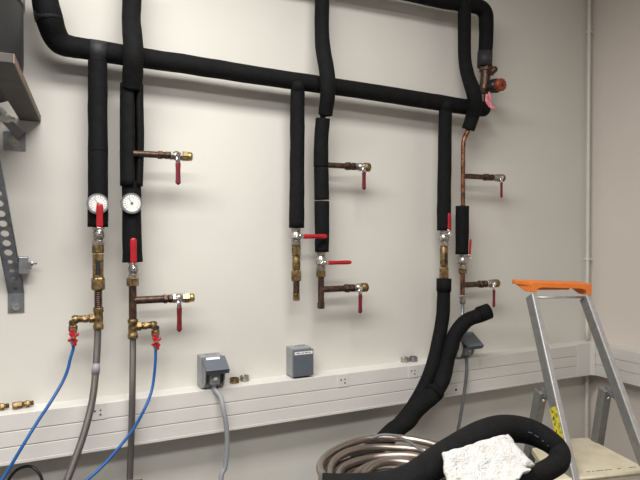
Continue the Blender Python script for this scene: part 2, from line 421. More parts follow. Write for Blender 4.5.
mb = MB(); cc = (A+B)/2; mb.box(cc, X*rad(9.8,A), N*rad(8.5,A), Z*(A.z-B.z)/2, .003); fm = mb.build('flow_meter', 'brass', t)
mb = MB(); wA = W(97.6,260,OFF); wB = W(97.6,274.6,OFF); hw = rad(4.4,A); mb.box((wA+wB)/2+N*(rad(8.5,A)), X*hw, N*.0015, Z*(wA.z-wB.z)/2, .0008); wn = mb.build('flow_window', 'black', fm)
mb = MB(); 
for k in range(6): mb.box((wA+wB)/2+N*(rad(8.5,A)+.0017)+Z*((k-2.5)*.0082), X*hw*.5, N*.0004, Z*.0007)
mb.build('scale_marks', 'mark', wn)
def outlet(parent, u, v, side, uend, vend, vtop, uh, redw=9):
    """brass side outlet with elbow and small red drain tap; u,v on the tee"""
    A = W(u, v, OFF); B = W(uend, v, OFF); B.z = A.z; r = rad(7.0, A)
    mb = MB(); mb.tube([A, B+Vector((-side*.006,0,0)), B+Vector((side*.001,0,-.006)), Vector((B.x,B.y,W(u,vend,OFF).z))], r, 14, 5)
    mb.hexn(A.lerp(B,.15), A.lerp(B,.36), r*1.35); mb.hexn(A.lerp(B,.42), A.lerp(B,.62), r*1.18); mb.cyl(A.lerp(B,.8), A.lerp(B,1.0), r*1.2, 14)
    zz = W(u,vend,OFF).z; mb.hexn((B.x,B.y,zz+.026), (B.x,B.y,zz+.006), r*1.2)
    o = mb.build('side_outlet', 'brass', parent)
    C = Vector((B.x,B.y,zz)); E = C+Vector((0,0,-.045))
    tb = MB(); tb.lathe(C+Z*.004, E, [(0,r),(.25,r),(.3,r*.75),(.55,r*.75),(.6,r*.95),(.8,r*.8),(1,r*.55)], 14); tap = tb.build('drain_tap', 'nickel', o)
    hb = MB(); q = C+Z*-.014+N*.016; hb.cyl(q-N*.012, q+N*.006, .006, 12)
    for a in (35, 125, 215, 305):
        a = math.radians(a); dd = X*math.cos(a)+Z*math.sin(a); hb.tube([q, q+dd*.009, q+dd*.0165], [.004,.0052,.0055], 10, 3, flat=N, thin=.8, round_ends=(False,True))
    for a in (90, 270):
        a = math.radians(a+12); dd = X*math.cos(a)+Z*math.sin(a); hb.tube([q+N*.002, q+dd*.012, q+dd*.026], [.005,.0065,.006], 10, 3, flat=N, thin=.7, round_ends=(False,True))
    hb.build('tap_handle', 'red', tap)
    MB().cyl(q+N*.006, q+N*.0095, .0045, 12).build('handle_screw', 'nickel', tap)
    return E
E1 = outlet(t, 98, 318, -1, 73, 331, 0, 0)

# riser 1
t = thing('insulated_riser_pipe', W(131,262,OFF), 'black insulated riser left of centre with split foam, round gauge and two side taps', 'pipe')
sleeve([(132.3,-25,.10,18.5),(132,0,.10,18.4),(131.4,22,.125,18.4),(132.8,40,.165,19.5),(133.2,56,.175,20),(132.8,72,.15,20),(132,88,.125,19)], t)
# split shell: two long half sleeves with the copper pipe showing between them
def half(pathc, a0, a1, r_, name, parent):
    mb = MB(); P, idx, _ = smooth_path([W(u,v,o) for u,v,o,w in pathc], 6); R = []
    ws = [rad(w, W(u,v,o)) for u,v,o,w in pathc]
    for q in idx: i = min(int(q), len(ws)-2); f = q-i; R.append(ws[i]*(1-f)+ws[i+1]*f)
    rr = []
    for p, r in zip(P, R):
        outer = []; inner = []
        for k in range(13):
            a = math.radians(a0+(a1-a0)*k/12); d = X*math.cos(a)+N*math.sin(a)
            outer.append(p+d*r); inner.append(p+d*r*.42)
        rr.append(outer+list(reversed(inner)))
    mb.rings(rr); return mb.build(name, 'foam', parent)
half([(131,84,.108,21),(130.8,110,.108,21),(130.8,150,.108,21),(130.8,186,.108,20.6)], 82, 268, 0, 'foam_sleeve', t)
half([(132.5,84,.108,21),(133,110,.108,20.5),(133.8,135,.108,20),(133.6,160,.108,19.5),(132.5,186,.108,20)], 64, -88, 0, 'foam_sleeve', t)
vstack(132.2, .112, [('copper_pipe','pipe',82,190,5,'bcopper')], t)
sleeve([(131.5,182,.10,18.2),(131.6,200,.10,18.6),(131.8,225,.10,18.4),(132.3,250,.10,19),(132.6,262,.10,20.4)], t)
gauge(131.3, 203.5, t, .137)
v = valve(133.3, 260, 278.5, 10, t)
lever(v, W(133.6,269,.165), W(133.4,238,.165), .024, .055)
MB().ball(W(133.6,268.5,.176), .0085).build('stem_nut', 'chrome', v)
vstack(132.6, OFF, [('union_nut','hex',277.5,286,11,'brass'),('copper_pipe','pipe',285,323,7.6,'bcopper'),('brass_tee','tee',319,338.5,9.8,'brass')], t)
branch(t, 134, 153.5, [('copper_pipe','pipe',132.5,158,6.6,'bcopper'),('coupling','union',156,171,8.2,'bcopper'),('ball_valve','valve',170,183,9.5,'nickel'),('end_cap','cap',182,192,10,'brassn')], off=.138, lev=(178,153.5,185,5.6,'dred'))
branch(t, 133, 300.5, [('copper_pipe','pipe',133,164,7.6,'bcopper'),('coupling','union',162,173,9,'bcopper'),('ball_valve','valve',172,185.5,10,'nickel'),('end_cap','cap',184,194,10,'brassn')], lev=(179.3,301,332,5.6,'dred'))
E2 = outlet(t, 133, 326.5, 1, 155.5, 339, 0, 0)

# drop 2 (middle)
t = thing('insulated_drop_pipe', W(297,227,OFF), 'middle black insulated drop pipe with brass body and red lever pointing right', 'pipe')
sleeve([(297.5,87,.125,13.5),(297.5,93,.115,14.4),(297.3,130,.10,14.5),(297,180,.10,14.8),(296.6,228,.10,15.4)], t, re=(True,False))
v = valve(296, 227, 245, 10.5, t)
q = W(297.5,236.5,.150); lever(v, q, Vector((W(327,236.5,.15).x,q.y,q.z)), .02, .045)
vstack(296.3, OFF, [('union_nut','hex',244,256,9,'brass'),('brass_body','body',255,271,8.6,'brass'),('union_nut','hex',270,281,10,'brass'),('copper_pipe','pipe',280,297,6.4,'bcopper'),('end_cap','hex',293,300.5,7,'brass')], t)

# riser 2
t = thing('insulated_riser_pipe', W(321,252,OFF), 'middle black insulated riser in separate foam lengths with two side taps', 'pipe')
sleeve([(322.3,-25,.10,14.5),(322,0,.10,14.5),(321.8,30,.105,14.7),(323,48,.13,15.2),(326,66,.165,15.6),(327.8,82,.175,15.6),(327.5,96,.165,15.2),(325.3,114.5,.13,14.4)], t)
vstack(322.8, .115, [('copper_pipe','pipe',112,121,6,'bcopper')], t)
sleeve([(322.8,118.3,.12,14.4),(321.6,135,.11,14.4),(321,150,.105,14.8),(321,167,.10,15)], t)
sleeve([(321.2,167.3,.10,14.6),(321.6,185,.10,14.8),(321.8,199.7,.10,14.8)], t)
sleeve([(321.8,201,.10,14.8),(322,225,.10,14.8),(321.9,252,.10,14.2)], t)
v = valve(321, 251, 271, 10.5, t)
q = W(322.5,263,.150); lever(v, q, Vector((W(351.5,262.5,.15).x,q.y,q.z)), .018, .045)
vstack(321, OFF, [('union_nut','hex',270,277,9.5,'brass'),('copper_pipe','pipe',276,305,6.3,'bcopper'),('end_cap','hex',302,308.5,7.5,'bcopper')], t)
branch(t, 327, 165, [('copper_pipe','pipe',322,347,5.6,'bcopper'),('coupling','union',345,356,8,'bcopper'),('ball_valve','valve',355,366,8,'nickel'),('end_cap','disc',363.5,369.5,9,'brass')], lev=(364,165,190,4.8,'dred'))
branch(t, 321, 289.5, [('copper_pipe','pipe',321,346,6.4,'bcopper'),('coupling','union',344,355,8.5,'bcopper'),('ball_valve','valve',353,364,8.5,'nickel'),('end_cap','disc',361,367,9.2,'brass')], lev=(360.3,288,313.5,4.8,'dred'))

# drop 3 (right)
t = thing('insulated_drop_pipe', W(445,230,OFF), 'rightmost black insulated drop pipe with upright red lever beside it', 'pipe')
sleeve([(446,106,.125,12.4),(445.4,113,.112,13.3),(444.8,140,.10,13.4),(444.4,180,.10,13.6),(444,205,.10,13.8),(444,230.5,.10,14)], t, re=(True,False))
v = valve(444, 230, 246, 10, t)
q = W(449,234,.150); lever(v, q, Vector((q.x+.002,q.y,W(449,213,.15).z)), .017, .045)
vstack(444, OFF, [('brass_body','body',245,268,8.4,'brass'),('union_nut','hex',267,279,9,'brass')], t)
A = W(443.4,258,.10); mb = MB()
mb.box(A+N*rad(8.2,A), X*.0045, N*.0015, Z*.026, .0006); wn = mb.build('flow_window', 'black', t)
# riser 3
t = thing('insulated_riser_pipe', W(463,254,OFF), 'right-hand insulated riser with bare copper stretch and two side taps', 'pipe')
sleeve([(464.4,5,.125,12.5),(464.5,14,.115,13.2),(464.4,40,.10,13),(465,60,.105,12.8),(468,76,.13,13.4),(473,91,.17,14.4),(475,104,.165,14.2),(472.5,116,.13,13.8),(468,129.5,.11,13)], t, re=(True,False))
sleeve([(470.5,124,.118,4.6),(467,133,.108,4.6),(464.2,139,.10,4.4),(463.2,148,.10,4.3),(463,175,.10,4.3),(463,208,.10,4.3)], t, 'copper_pipe', 'copper', 0)
sleeve([(462.3,206,.10,13.2),(462.2,230,.10,13.3),(461.8,254.3,.10,12.6)], t)
v = valve(463, 253, 269, 9.5, t)
q = W(469.5,258,.150); lever(v, q, Vector((q.x+.006,q.y,W(472,239,.15).z)), .014, .045)
vstack(462.6, OFF, [('union_nut','hex',267.5,273.5,8,'brass'),('copper_pipe','pipe',272,297,4.8,'copper'),('hose_nut','hex',295,304,5.6,'nickel')], t)
branch(t, 463, 176, [('copper_pipe','pipe',463,485,5.2,'bcopper'),('coupling','union',483,494,7,'bcopper'),('ball_valve','valve',492,501,7,'nickel'),('end_cap','disc',498,503.5,7.6,'brass')], lev=(501.5,176,198,3.6,'dred'))
branch(t, 463, 285, [('copper_pipe','pipe',463,480,5.6,'bcopper'),('coupling','union',478,488,7.4,'bcopper'),('ball_valve','valve',486,496,7.6,'nickel'),('end_cap','disc',492.5,498,8,'brass')], lev=(494,286,307.5,3.8,'dred'))

# ------------------------------------------------------------------ hoses
t = thing('braided_hose', T(70,480,1.9), 'left braided steel hose with a pale band hanging from the brass tee', 'hose')
x0 = W(98,329,OFF).x
P1 = [W(97.8,326,.10),W(97.6,340,.102),W(96.8,355,.108),W(95.6,372,.118),W(93.6,392,.14),W(90.3,410,.165),W(84.5,432,.19),(W(77.8,452,.22)),W(70,473,.25),W(64,490,.27)]
P1 += [P1[-1]+Vector((-.05,-.06,-.15)), P1[-1]+Vector((-.12,-.12,-.42)), Vector((P1[-1].x-.2,P1[-1].y-.2,.02))]
MB().tube(P1, .0122, 16, 6).build('hose', 'braid', t)
MB().cyl(W(97.9,328,.10), W(97.6,340,.102), .0115, 16).build('hose_ferrule', 'steel', t)
mb = MB(); mb.tube([W(96.2,363.5,.1125),W(95.4,374,.1195)], .0142, 18, 1); mb.build('hose_label', 'grey', t)
t = thing('braided_hose', W(131,460,.12), 'braided steel hose hanging straight down below the riser with the round gauge', 'hose')
P2 = [W(133,336,.10),W(132.9,350,.102),W(132.7,370,.115),W(132.4,392,.125),W(131.8,420,.125),W(130.9,450,.125),W(129.8,480,.13)]
P2 += [P2[-1]+Vector((-.01,-.02,-.3)), Vector((P2[-1].x-.02,P2[-1].y-.05,.02))]
MB().tube(P2, .0118, 16, 6).build('hose', 'braid', t)
MB().cyl(W(133,337,.10), W(132.9,349,.102), .0105, 16).build('hose_ferrule', 'steel', t)
def plug_hose(E, pts, r, label, nm='blue_hose', m='blue'):
    mb = MB(); mb.tube([E+Z*.004, E+Z*-.012]+pts, r*.85, 12, 6); return mb.build(nm, m, label=label, cat='hose')
e = [W(70.5,358,.105),W(67.5,370,.11),W(62,383,.12),W(50,403,.15),W(38,421,.17),W(22,447,.2),W(4,477,.22),W(-14,505,.24)]
e += [e[-1]+Vector((-.1,-.05,-.35)), Vector((e[-1].x-.15,e[-1].y-.1,.012))]
plug_hose(E1, e, .0064, 'thin blue hose curving down to the left edge over the trunking')
e = [W(155.4,362,.105),W(153.6,380,.115),W(151,393,.13),W(145.5,407,.16),W(134,428,.17),W(119,447.5,.185),W(102.5,466,.2),W(86,481,.22),W(64,500,.24)]
e += [e[-1]+Vector((-.08,-.05,-.3)), Vector((e[-1].x-.15,e[-1].y-.1,.012))]
plug_hose(E2, e, .0064, 'thin blue hose sweeping down from the right brass elbow, crossing the straight steel hose')
mb = MB(); e = [T(3,520,2.02),T(6,488,2.02),T(12,475,2.02),T(20,468.3,2.02),T(30,466.6,2.02),T(37,471,2.02),T(42,480,2.02),T(46,505,2.02)]
e = [Vector((e[0].x-.02,e[0].y,.006))]+e+[Vector((e[-1].x+.02,e[-1].y,.006))]
mb.tube(e, .0052, 10, 6).build('black_cable', 'black', label='thin black cable arching up below the trunking at lower left', cat='cable')

# steel hose of the right riser and the two insulated hoses
mb = MB(); mb.tube([W(462.4,302,.10),W(462.6,310,.105),W(461.5,319,.112),W(457,330,.12),W(452,346,.125)], .0085, 14, 5)
mb.build('braided_hose', 'steel', label='short steel hose running from the right riser into the black insulated hose', cat='hose')
t = thing('insulated_hose', W(387,434,.14), 'black insulated hose hanging from the rightmost drop pipe down past the trunking', 'hose')
hp = [(443.8,279,.10,13.6),(443.6,300,.102,13.2),(441.8,322,.11,13.3),(437,347,.125,13.5),(431,370,.145,13.5),(422,391,.15,13.5),(408,413,.155,13.5),(390,432,.16,13.5),(372,447,.165,13.5)]
P = [W(u,v,o) for u,v,o,w in hp]+[W(355,462,.17),W(340,482,.18)]; P += [Vector((P[-1].x-.10,P[-1].y-.0,.5)), Vector((P[-1].x-.13,P[-1].y-.02,.04))]
R = [rad(w,p) for (u,v,o,w),p in zip(hp,P)]; R += [R[-1]]*(len(P)-len(R))
MB().tube(P, R, 20, 8, wob=.08).build('foam_sleeve', 'foam', t)
sleeve([(444,278.5,.10,14.8),(443.8,291.5,.101,14.8)], t, 'foam_cuff', 'foam', .03)
t = thing('insulated_hose', W(405,425,.2), 'thicker black insulated hose with open upper end curling out beside the grey socket', 'hose')
hp = [(488,311.5,.21,13.5),(481,314,.20,13.5),(470,318.5,.185,14),(460.5,326,.175,14.5),(455,336,.17,14.5),(450.5,350,.17,14.3),(446,366,.175,14.3),(441.5,380,.19,15.6),(438.5,388,.20,14.0),(432,395,.21,16.5),(420,407,.228,16.5),(403,424,.245,17.5),(385,439,.255,18),(372,450,.265,18)]
P = [W(u,v,o) for u,v,o,w in hp]; R = [rad(w,p) for (u,v,o,w),p in zip(hp,P)]
P += [W(357,466,.28),W(345,486,.3)]; P += [Vector((P[-1].x+.02,P[-1].y-.10,.5)), Vector((P[-1].x+.04,P[-1].y-.14,.05))]
R += [R[-1]]*(len(P)-len(R))
MB().tube(P, R, 22, 8, wob=.2).build('foam_sleeve', 'foam', t)
mb = MB(); pa, pb = W(489.6,310.8,.212), W(479,314.8,.197); mb.lathe(pa, pb, [(0,rad(12,pa)),(.03,rad(15.6,pa)),(1,rad(16,pa))], 20); cu = mb.build('foam_cuff', 'foam', t)
d = (pa-pb).normalized(); MB().lathe(pa-d*.002, pa+d*.0008, [(0,.012),(1,.012)], 16).build('hose_opening', 'dark', cu)
sleeve([(436.5,390.3,.2055,18.2),(433,394.2,.21,18.4)], t, 'foam_seam', 'foam', .02)

# ------------------------------------------------------------------ sockets on the trunking
def socket(ul, label, opened, cab=None):
    """ul: pixel column of the back left edge"""
    B0 = W(ul, 372, 0); w, dp, h = SW, .068, .125
    x0 = B0.x; z0 = zt+.002
    t = thing('wall_socket', (x0+w/2, D, z0), label, 'socket')
    mb = MB(); mb.abox((x0,D-dp,z0), (x0+w,D,z0+h), .004); body = mb.build('socket_body', 'grey', t)
    mb = MB(); mb.tube([(x0+w*.3,D-.045,z0+h-.002),(x0+w*.3,D-.045,z0+h+.006),(x0+w*.7,D-.045,z0+h+.006),(x0+w*.7,D-.045,z0+h-.002)], .0022, 8, 3); mb.build('hinge_loop', 'grey', body)
    f = D-dp
    mb = MB(); mb.abox((x0+.004,f-.004,z0+.004), (x0+w-.004,f+.004,z0+h-.006), .001); mb.build('face_plate', 'lid' if not opened else 'grey', body)
    hing = Vector((x0+w/2, f-.008, z0+h-.006))
    ang = math.radians(0 if not opened else opened)
    dn = Vector((0,-math.sin(ang),-math.cos(ang))); nn = Vector((0,-math.cos(ang),math.sin(ang)))
    L = h-.012 if not opened else h*(.64 if ul < 400 else .80)
    lidm = MB(); lidm.box(hing+dn*L/2+nn*.004, X*(w/2+.001), dn*L/2, nn*.006, .002)
    if opened: lidm.box(hing+dn*(L-.003)+nn*-.002, X*(w/2+.001), dn*.003, nn*.010, .001)
    lo = lidm.build('socket_lid', 'lid', t)
    if LAB.get(ul):
        a, b = LAB[ul]; lb = MB(); lb.box(hing+dn*.013+nn*.0104+X*(w*a), X*(w*b), dn*.0065, nn*.0005); lbo = lb.build('label_strip', 'label', lo)
        if not opened:
            tx = MB(); xx = -w*.36
            for i, wd in enumerate((.013,.004,.008,.012,.009)):
                tx.box(hing+dn*.013+nn*.0111+X*(xx+wd/2), X*wd/2, dn*.0018, nn*.0002); xx += wd+.0045
            tx.build('label_print', 'cabled', lbo)
    if opened:
        sp = [(0,f-.003,z0+h-.02),(0,f-.03,z0+h-.035),(0,f-.04,z0+.06),(0,f-.034,z0+.03),(0,f-.02,z0+.008),(0,f-.003,z0+.006)]
        for s_ in (x0+.006, x0+w-.010): MB().prism([Vector((s_,p[1],p[2])) for p in sp], X*.004).build('splash_shroud', 'grey' if ul < 400 else 'trunk', body)
        c = Vector((x0+w/2, f-.022, z0+.04)); pg = MB(); pg.box(c, X*.020, N*.02, Z*.022, .006)
        tt = thing('power_plug', (c.x,c.y,c.z-.022), cab[0], 'plug')
        po = pg.build('plug_body', 'grey', tt)
        MB().ball(c+N*.022+Z*.004, .009).build('plug_button', 'label', tt)
        C = c+N*.004+Z*-.02; pts = [C, C+Z*-.02]+[W(*q) for q in cab[1]]; pts += [Vector((pts[-1].x-.03,pts[-1].y-.05,.3)), Vector((pts[-1].x+.02,pts[-1].y-.12,.01))]
        MB().tube(pts, cab[2], 12, 6).build('power_cable', cab[3], tt)
    return t
SW = W(313.5,360,.08).x-W(294,360,.08).x
print('SOCKET W', SW)
LAB = {197:(-.05,.30), 286:(0,.46)}
socket(197, 'grey socket with lid propped open over a plug, left of the closed one', 60, ('grey plug with thick grey cable under the left open socket lid', [(220.5,397,.12),(223.5,410,.145),(226.5,428,.15),(227,447,.15),(225,467,.15),(220.5,484,.16)], .0098, 'cable'))
socket(286, 'closed grey socket box with white label, standing on the middle of the trunking', 0)
socket(447, 'grey socket with raised lid partly behind the black insulated hose', 58, ('plug and thin dark grey cable hanging from the socket at right', [(466.8,370,.125),(465.3,385,.13),(463,402,.14),(460,420,.145),(457.5,440,.15)], .0075, 'cabled'))

# flush outlets in the trunking
def outlet_plate(u, label, zc, wid, holes, full=True):
    p = W(u, 400, TD); z0, z1 = (g1+.0015, zt-.0015) if full else zc
    t = thing('power_outlet', (p.x, yf, z0), label, 'outlet')
    mb = MB(); mb.abox((p.x-wid/2,yf-.0025,z0), (p.x+wid/2,yf+.004,z1), .001); mb.build('outlet_plate', 'trunk', t)
    for dx, dz, r in holes:
        c = Vector((p.x+dx,yf-.0024,(z0+z1)/2+dz)); MB().cyl(c-N*.001, c+N*.0012, r, 12).build('pin_hole', 'dark', t)
tri = [(-.011,.004,.0034),(.008,.005,.003),(.008,-.011,.0034)]
outlet_plate(98, 'flush white outlet with three pin holes beside the left steel hose', 0, .055, tri)
outlet_plate(343, 'flush white outlet with three pin holes right of the closed grey socket', 0, .055, tri)
outlet_plate(413, 'flush white outlet with three pin holes below the pair of metal rings at right', 0, .055, tri)
outlet_plate(455.6, 'small round hole plate low on the trunking beside the hanging dark cable', (zb+.010, g2-.002), .036, [(0,-.006,.006),(0,.012,.0022)], False)

# loose rings and fittings on the trunking top
def ringpart(u, v, m, R, wd, label, group=None, tilt=0.0):
    p = G(u, v, zt+.0015+wd); ax = Vector((math.sin(tilt),0,math.cos(tilt)))
    mb = MB(); mb.ring(p+Z*0, ax, R+.001, .0018, 28, wd*.9); return mb.build('compression_ring', m, label=label, cat='ring', group=group)
ringpart(234.5, 380, 'brass', .0165, .0095, 'brass ring lying right of the open grey socket, the left one of that pair')
ringpart(244.5, 377.8, 'nickel', .0165, .0105, 'silvery metal ring touching the brass ring beside the left socket')
ringpart(404.8, 359.2, 'nickel', .0165, .0105, 'silver ring on the trunking left of the black hoses, left of its pair')
ringpart(413.4, 358.6, 'steel', .0165, .0105, 'dark grey ring on the trunking nearest the black hoses')
def smallfit(u0, u1, v, label, kind, m='brass'):
    a = G(u0, v, zt+.013); b = Vector((W(u1,v,0).x, 0, 0)); L = (u1-u0)*2.05/577
    mb = MB(); A = a; B = a+X*L*.93+Vector((0,.006,0))
    if kind == 'ring': mb.hexn(A, A.lerp(B,.55), .0125); mb.lathe(A, B, [(.5,.010),(.6,.0085),(1,.0085)], 14)
    elif kind == 'nut': mb.hexn(A, B, .0125)
    else:
        mb.hexn(A.lerp(B,.3), A.lerp(B,.62), .0125); mb.lathe(A, B, [(0,.0095),(.3,.0095),(.62,.0095),(.66,.0085),(1,.0085)], 14)
    return mb.build('brass_fitting', m, label=label, cat='fitting')
smallfit(-4, 8, 407.5, 'brass fitting cut off by the left edge of the picture on the trunking', 'nipple')
smallfit(12.5, 21.5, 406, 'brass nut on the trunking, between two other brass fittings at far left', 'nut')
smallfit(22.5, 33, 404.5, 'brass nipple at the right end of the row of three far-left fittings', 'nipple')

# ------------------------------------------------------------------ tank, shelf arm and perforated bracket at left
t = thing('shelf_board', W(31,122,0), 'narrow dark wooden board on a wall bracket at the upper left edge', 'shelf')
a = W(39.5,122,0); zz = a.z; L = .62; sk = math.radians(4)
q = G(40,122,zz)
def fl(p): return Vector((p.x,p.y,zz))
far_r = W(40,122,.004); far_l = Vector((far_r.x-.064,far_r.y,zz))
nr = G(13,63,zz); dirv = (Vector((nr.x,nr.y,0))-Vector((far_r.x,far_r.y,0))); print('BOARD len', dirv.length, nr)
far_r.z = zz
dirv = dirv.normalized()*min(dirv.length, 1.2)
poly = [far_r, far_l, far_l+dirv, far_r+dirv]
mb = MB(); mb.prism(poly, Z*.022, .001); mb.build('board', 'board', t)
mb = MB(); mb.prism([far_r+X*.0002, far_r+X*.0032, far_r+X*.0032+dirv, far_r+X*.0002+dirv], Z*.022); mb.build('board_edge', 'ply', t)
bt = zz+.0225
# dark enamel tank on the board
R_ = .26
tc = W(25.5,40,.03); cx = tc.x-R_; cy = D-.03-R_-.02
t = thing('water_tank', (cx,cy,bt), 'dark grey rounded tank cut off by the top left corner', 'tank')
mb = MB(); zb0 = bt+.001
mb.lathe((cx,cy,zb0), (cx,cy,2.62), [(0,R_*.90),(.03,R_*.955),(.08,R_*.985),(.16,R_),(.95,R_),(1,R_*.9)], 72); mb.build('tank_shell', 'tank', t)
mb = MB(); mb.ring((cx,cy,2.3), Z, R_+.002, .003, 64, .012); mb.build('tank_band', 'steel', t)

t = thing('perforated_bracket', W(17,306,0), 'galvanised perforated metal strut with bolt bracing the shelf from the wall', 'bracket')
# strap: foot on the wall, then a straight run outwards and up
fw = .052
f0 = W(17,309,.003); f1 = W(16,293,.006); top = W(-11,150,.27)
f0.x = f1.x
def strap(mb, pts, half_w, th, holes):
    pass
d = (top-f1).normalized(); L = (top-f1).length; sx = X; nn = d.cross(sx).normalized()
if nn.y > 0: nn = -nn
bm = MB(); step = .0375; nh = int(L/step); hr = .0125
# perforated face made of cells, each a square plate with a round hole
def cell(mb, c, dx, dy, n_, hw, hh, r, th, seg=16):
    out = []; inn = []
    for k in range(seg):
        a = 2*PI*k/seg; ca, sa = math.cos(a), math.sin(a); m_ = max(abs(ca), abs(sa))
        out.append(c+dx*hw*ca/m_+dy*hh*sa/m_); inn.append(c+dx*r*ca+dy*r*sa)
    vo = [mb.bm.verts.new(p) for p in out]; vi = [mb.bm.verts.new(p) for p in inn]
    wo = [mb.bm.verts.new(p-n_*th) for p in out]; wi = [mb.bm.verts.new(p-n_*th) for p in inn]
    for k in range(seg):
        j = (k+1) % seg
        for q in ((vo[k],vo[j],vi[j],vi[k]), (wo[j],wo[k],wi[k],wi[j]), (vi[k],vi[j],wi[j],wi[k]), (vo[j],vo[k],wo[k],wo[j])): mb.bm.faces.new(q)
for i in range(nh):
    c = f1+d*(step*(i+.5)); cell(bm, c, sx, d, nn, fw/2, step/2, hr if i > 3 else .008, .003)
bmesh.ops.remove_doubles(bm.bm, verts=bm.bm.verts, dist=1e-5)
bm.box(f1+d*(nh*step/2)+sx*(fw/2-.0015)-nn*.010, sx*.0015, d*(nh*step/2), nn*.010)
bm.box(f1+d*(nh*step/2)-sx*(fw/2-.0015)-nn*.010, sx*.0015, d*(nh*step/2), nn*.010)
bm.build('perforated_strut', 'steel', t)
mb = MB(); mb.abox((f1.x-fw/2,D-.005,f0.z-.012), (f1.x+fw/2,D,f1.z+.006), .001); ft = mb.build('foot_plate', 'steel', t)
mb = MB(); c = Vector((f1.x,D-.005,f0.z+.008)); mb.lathe(c, c+N*.004, [(0,.013),(1,.013)], 18); mb.hexn(c+N*.004, c+N*.011, .009); mb.build('foot_bolt', 'chrome', ft)
mb = MB(); c = W(23.5,265,.035); mb.box(c, X*.015, N*.034, Z*.030, .003); mb.box(c+X*.006, X*.020, N*.014, Z*.014, .002); cl = mb.build('clamp_block', 'steel', t)
mb = MB(); c = c+Z*.006+N*.01; mb.cyl(c+X*.005, c+X*.043, .0045, 10); mb.hexn(c+X*.024, c+X*.031, .010); mb.build('clamp_bolt', 'steel', cl)
mb = MB()
for i in (1,):
    c2 = f1+d*(step*(i+.5)); mb.hexn(c2, c2+nn*.006, .0115)
mb.build('strut_bolt', 'steel', t)
# upper wall fixing
t = thing('wall_fixing', W(15,141,0), 'square galvanised wall plate with channel and pale plastic bolt end under the board', 'bracket')
p = W(15,141.5,0); mb = MB(); mb.abox((p.x-.036,D-.005,p.z-.032), (p.x+.034,D,p.z+.034), .001); pl = mb.build('wall_plate', 'steel', t)
mb = MB(); c = p+N*.005; mb.lathe(c, c+N*.004, [(0,.02),(1,.02)], 20); mb.hexn(c+N*.004, c+N*.014, .012); mb.build('plate_bolt', 'nickel', pl)
mb = MB(); a, b = W(20,135,.02), W(5,119,.12); dd = (b-a).normalized(); side = dd.cross(N).normalized(); mb.box((a+b)/2, side*.014, dd*((b-a).length/2), dd.cross(side)*.008, .001); mb.build('channel_arm', 'cabled', t)
mb = MB(); a, b = W(4,118,.14), W(14,119.5,.11); mb.cyl(a, b, .008, 12); mb.cyl(a+(a-b)*.1, a+(b-a)*.42, .014, 14); mb.build('bolt_end', 'pipew', t)
p = W(0,88,.1); mb = MB(); a, b = W(2,102,.06), W(-4,104,.5)
mb.tube([W(2,112,.0),W(-4,111,.2),W(-14,112,.4)], .016, 4, 4); mb.build('support_arm', 'steel', t)

# ------------------------------------------------------------------ step ladder
PZ = .70
t = thing('step_ladder', (*(G(600,460,PZ).xy), 0), 'aluminium step ladder with orange top and cream platform at right', 'ladder')
FL, FR, BR = G(553,480,PZ), G(650,470,PZ), G(587,437,PZ)
BL = BR+(FL-FR)*.70
dep = (BR-FR); wd = (FR-FL)
print('LADDER', wd.length, dep.length)
dh = Vector((dep.x,dep.y,0)).normalized(); wh = Vector((wd.x,wd.y,0)).normalized()
mb = MB(); mb.prism([FL,FR,BR,BL], Z*-.028, .004)
for k in range(9): 
    p = FL.lerp(FR, .12+.09*k)
pf = mb.build('platform', 'plat', t)
mb = MB()
for s_ in [(.42,3),(.47,2),(.52,4),(.56,2),(.61,4),(.65,2),(.74,3),(.87,4),(.91,2)]:
    p = FL.lerp(FR, s_[0])+dh*.035+Z*.0004; mb.box(p, wh*.0022*s_[1], dh*.0022, Z*.0004)
mb.build('platform_print', 'cabled', pf)
MB().tube([FL+Z*-.006-dh*.0, FR+Z*-.006], .007, 10, 1).build('platform_lip', 'plat', pf)
# rails
def rail(A, B, wdir, web=.050, fl=.024, name='rail', m='alu', bev=.003):
    """A, B: front outer corner line; box section going wdir (inwards) and back"""
    d = (B-A).normalized(); back = (dh-d*dh.dot(d)).normalized()
    mb = MB(); mb.box((A+B)/2+wdir*fl/2+back*web/2, wdir*fl/2, back*web/2, d*((B-A).length/2), bev)
    # thin darker panels paint shade onto both side faces of the rail
    for sg in (-1, 1): pass
    o = mb.build(name, m, t)
    mb = MB(); mb.box((A+B)/2-wdir*.0006+back*web*.53, wdir*.0012, back*web*.44, d*((B-A).length/2-.004)); mb.build('rail_web_shade', 'aluD', o)
    mb = MB(); mb.box((A+B)/2+wdir*(fl+.0006)+back*web*.53, wdir*.0012, back*web*.44, d*((B-A).length/2-.004)); mb.build('rail_web_shade', 'aluD', o)
    return o
def ext(Pb, Pt, z): f = (z-Pb.z)/(Pt.z-Pb.z); return Pb.lerp(Pt, f)
Lb, Lt = T(573.5,478,2.10), T(532,293,2.42)
Rb, Rt_ = T(654.5,468,2.18), T(591,295,2.50)
rl = rail(ext(Lb,Lt,.02), Lt, wh); rr_ = rail(ext(Rb,Rt_,.02), Rt_, -wh)
for P_, Q_ in ((Lb,Lt),(Rb,Rt_)):
    e = ext(P_,Q_,.0); s_ = wh if P_ is Lb else -wh
    MB().box(e+s_*.012+dh*.028+Z*.02, s_*.016, dh*.032, Z*.02, .004).build('rubber_foot', 'black', rl if P_ is Lb else rr_)
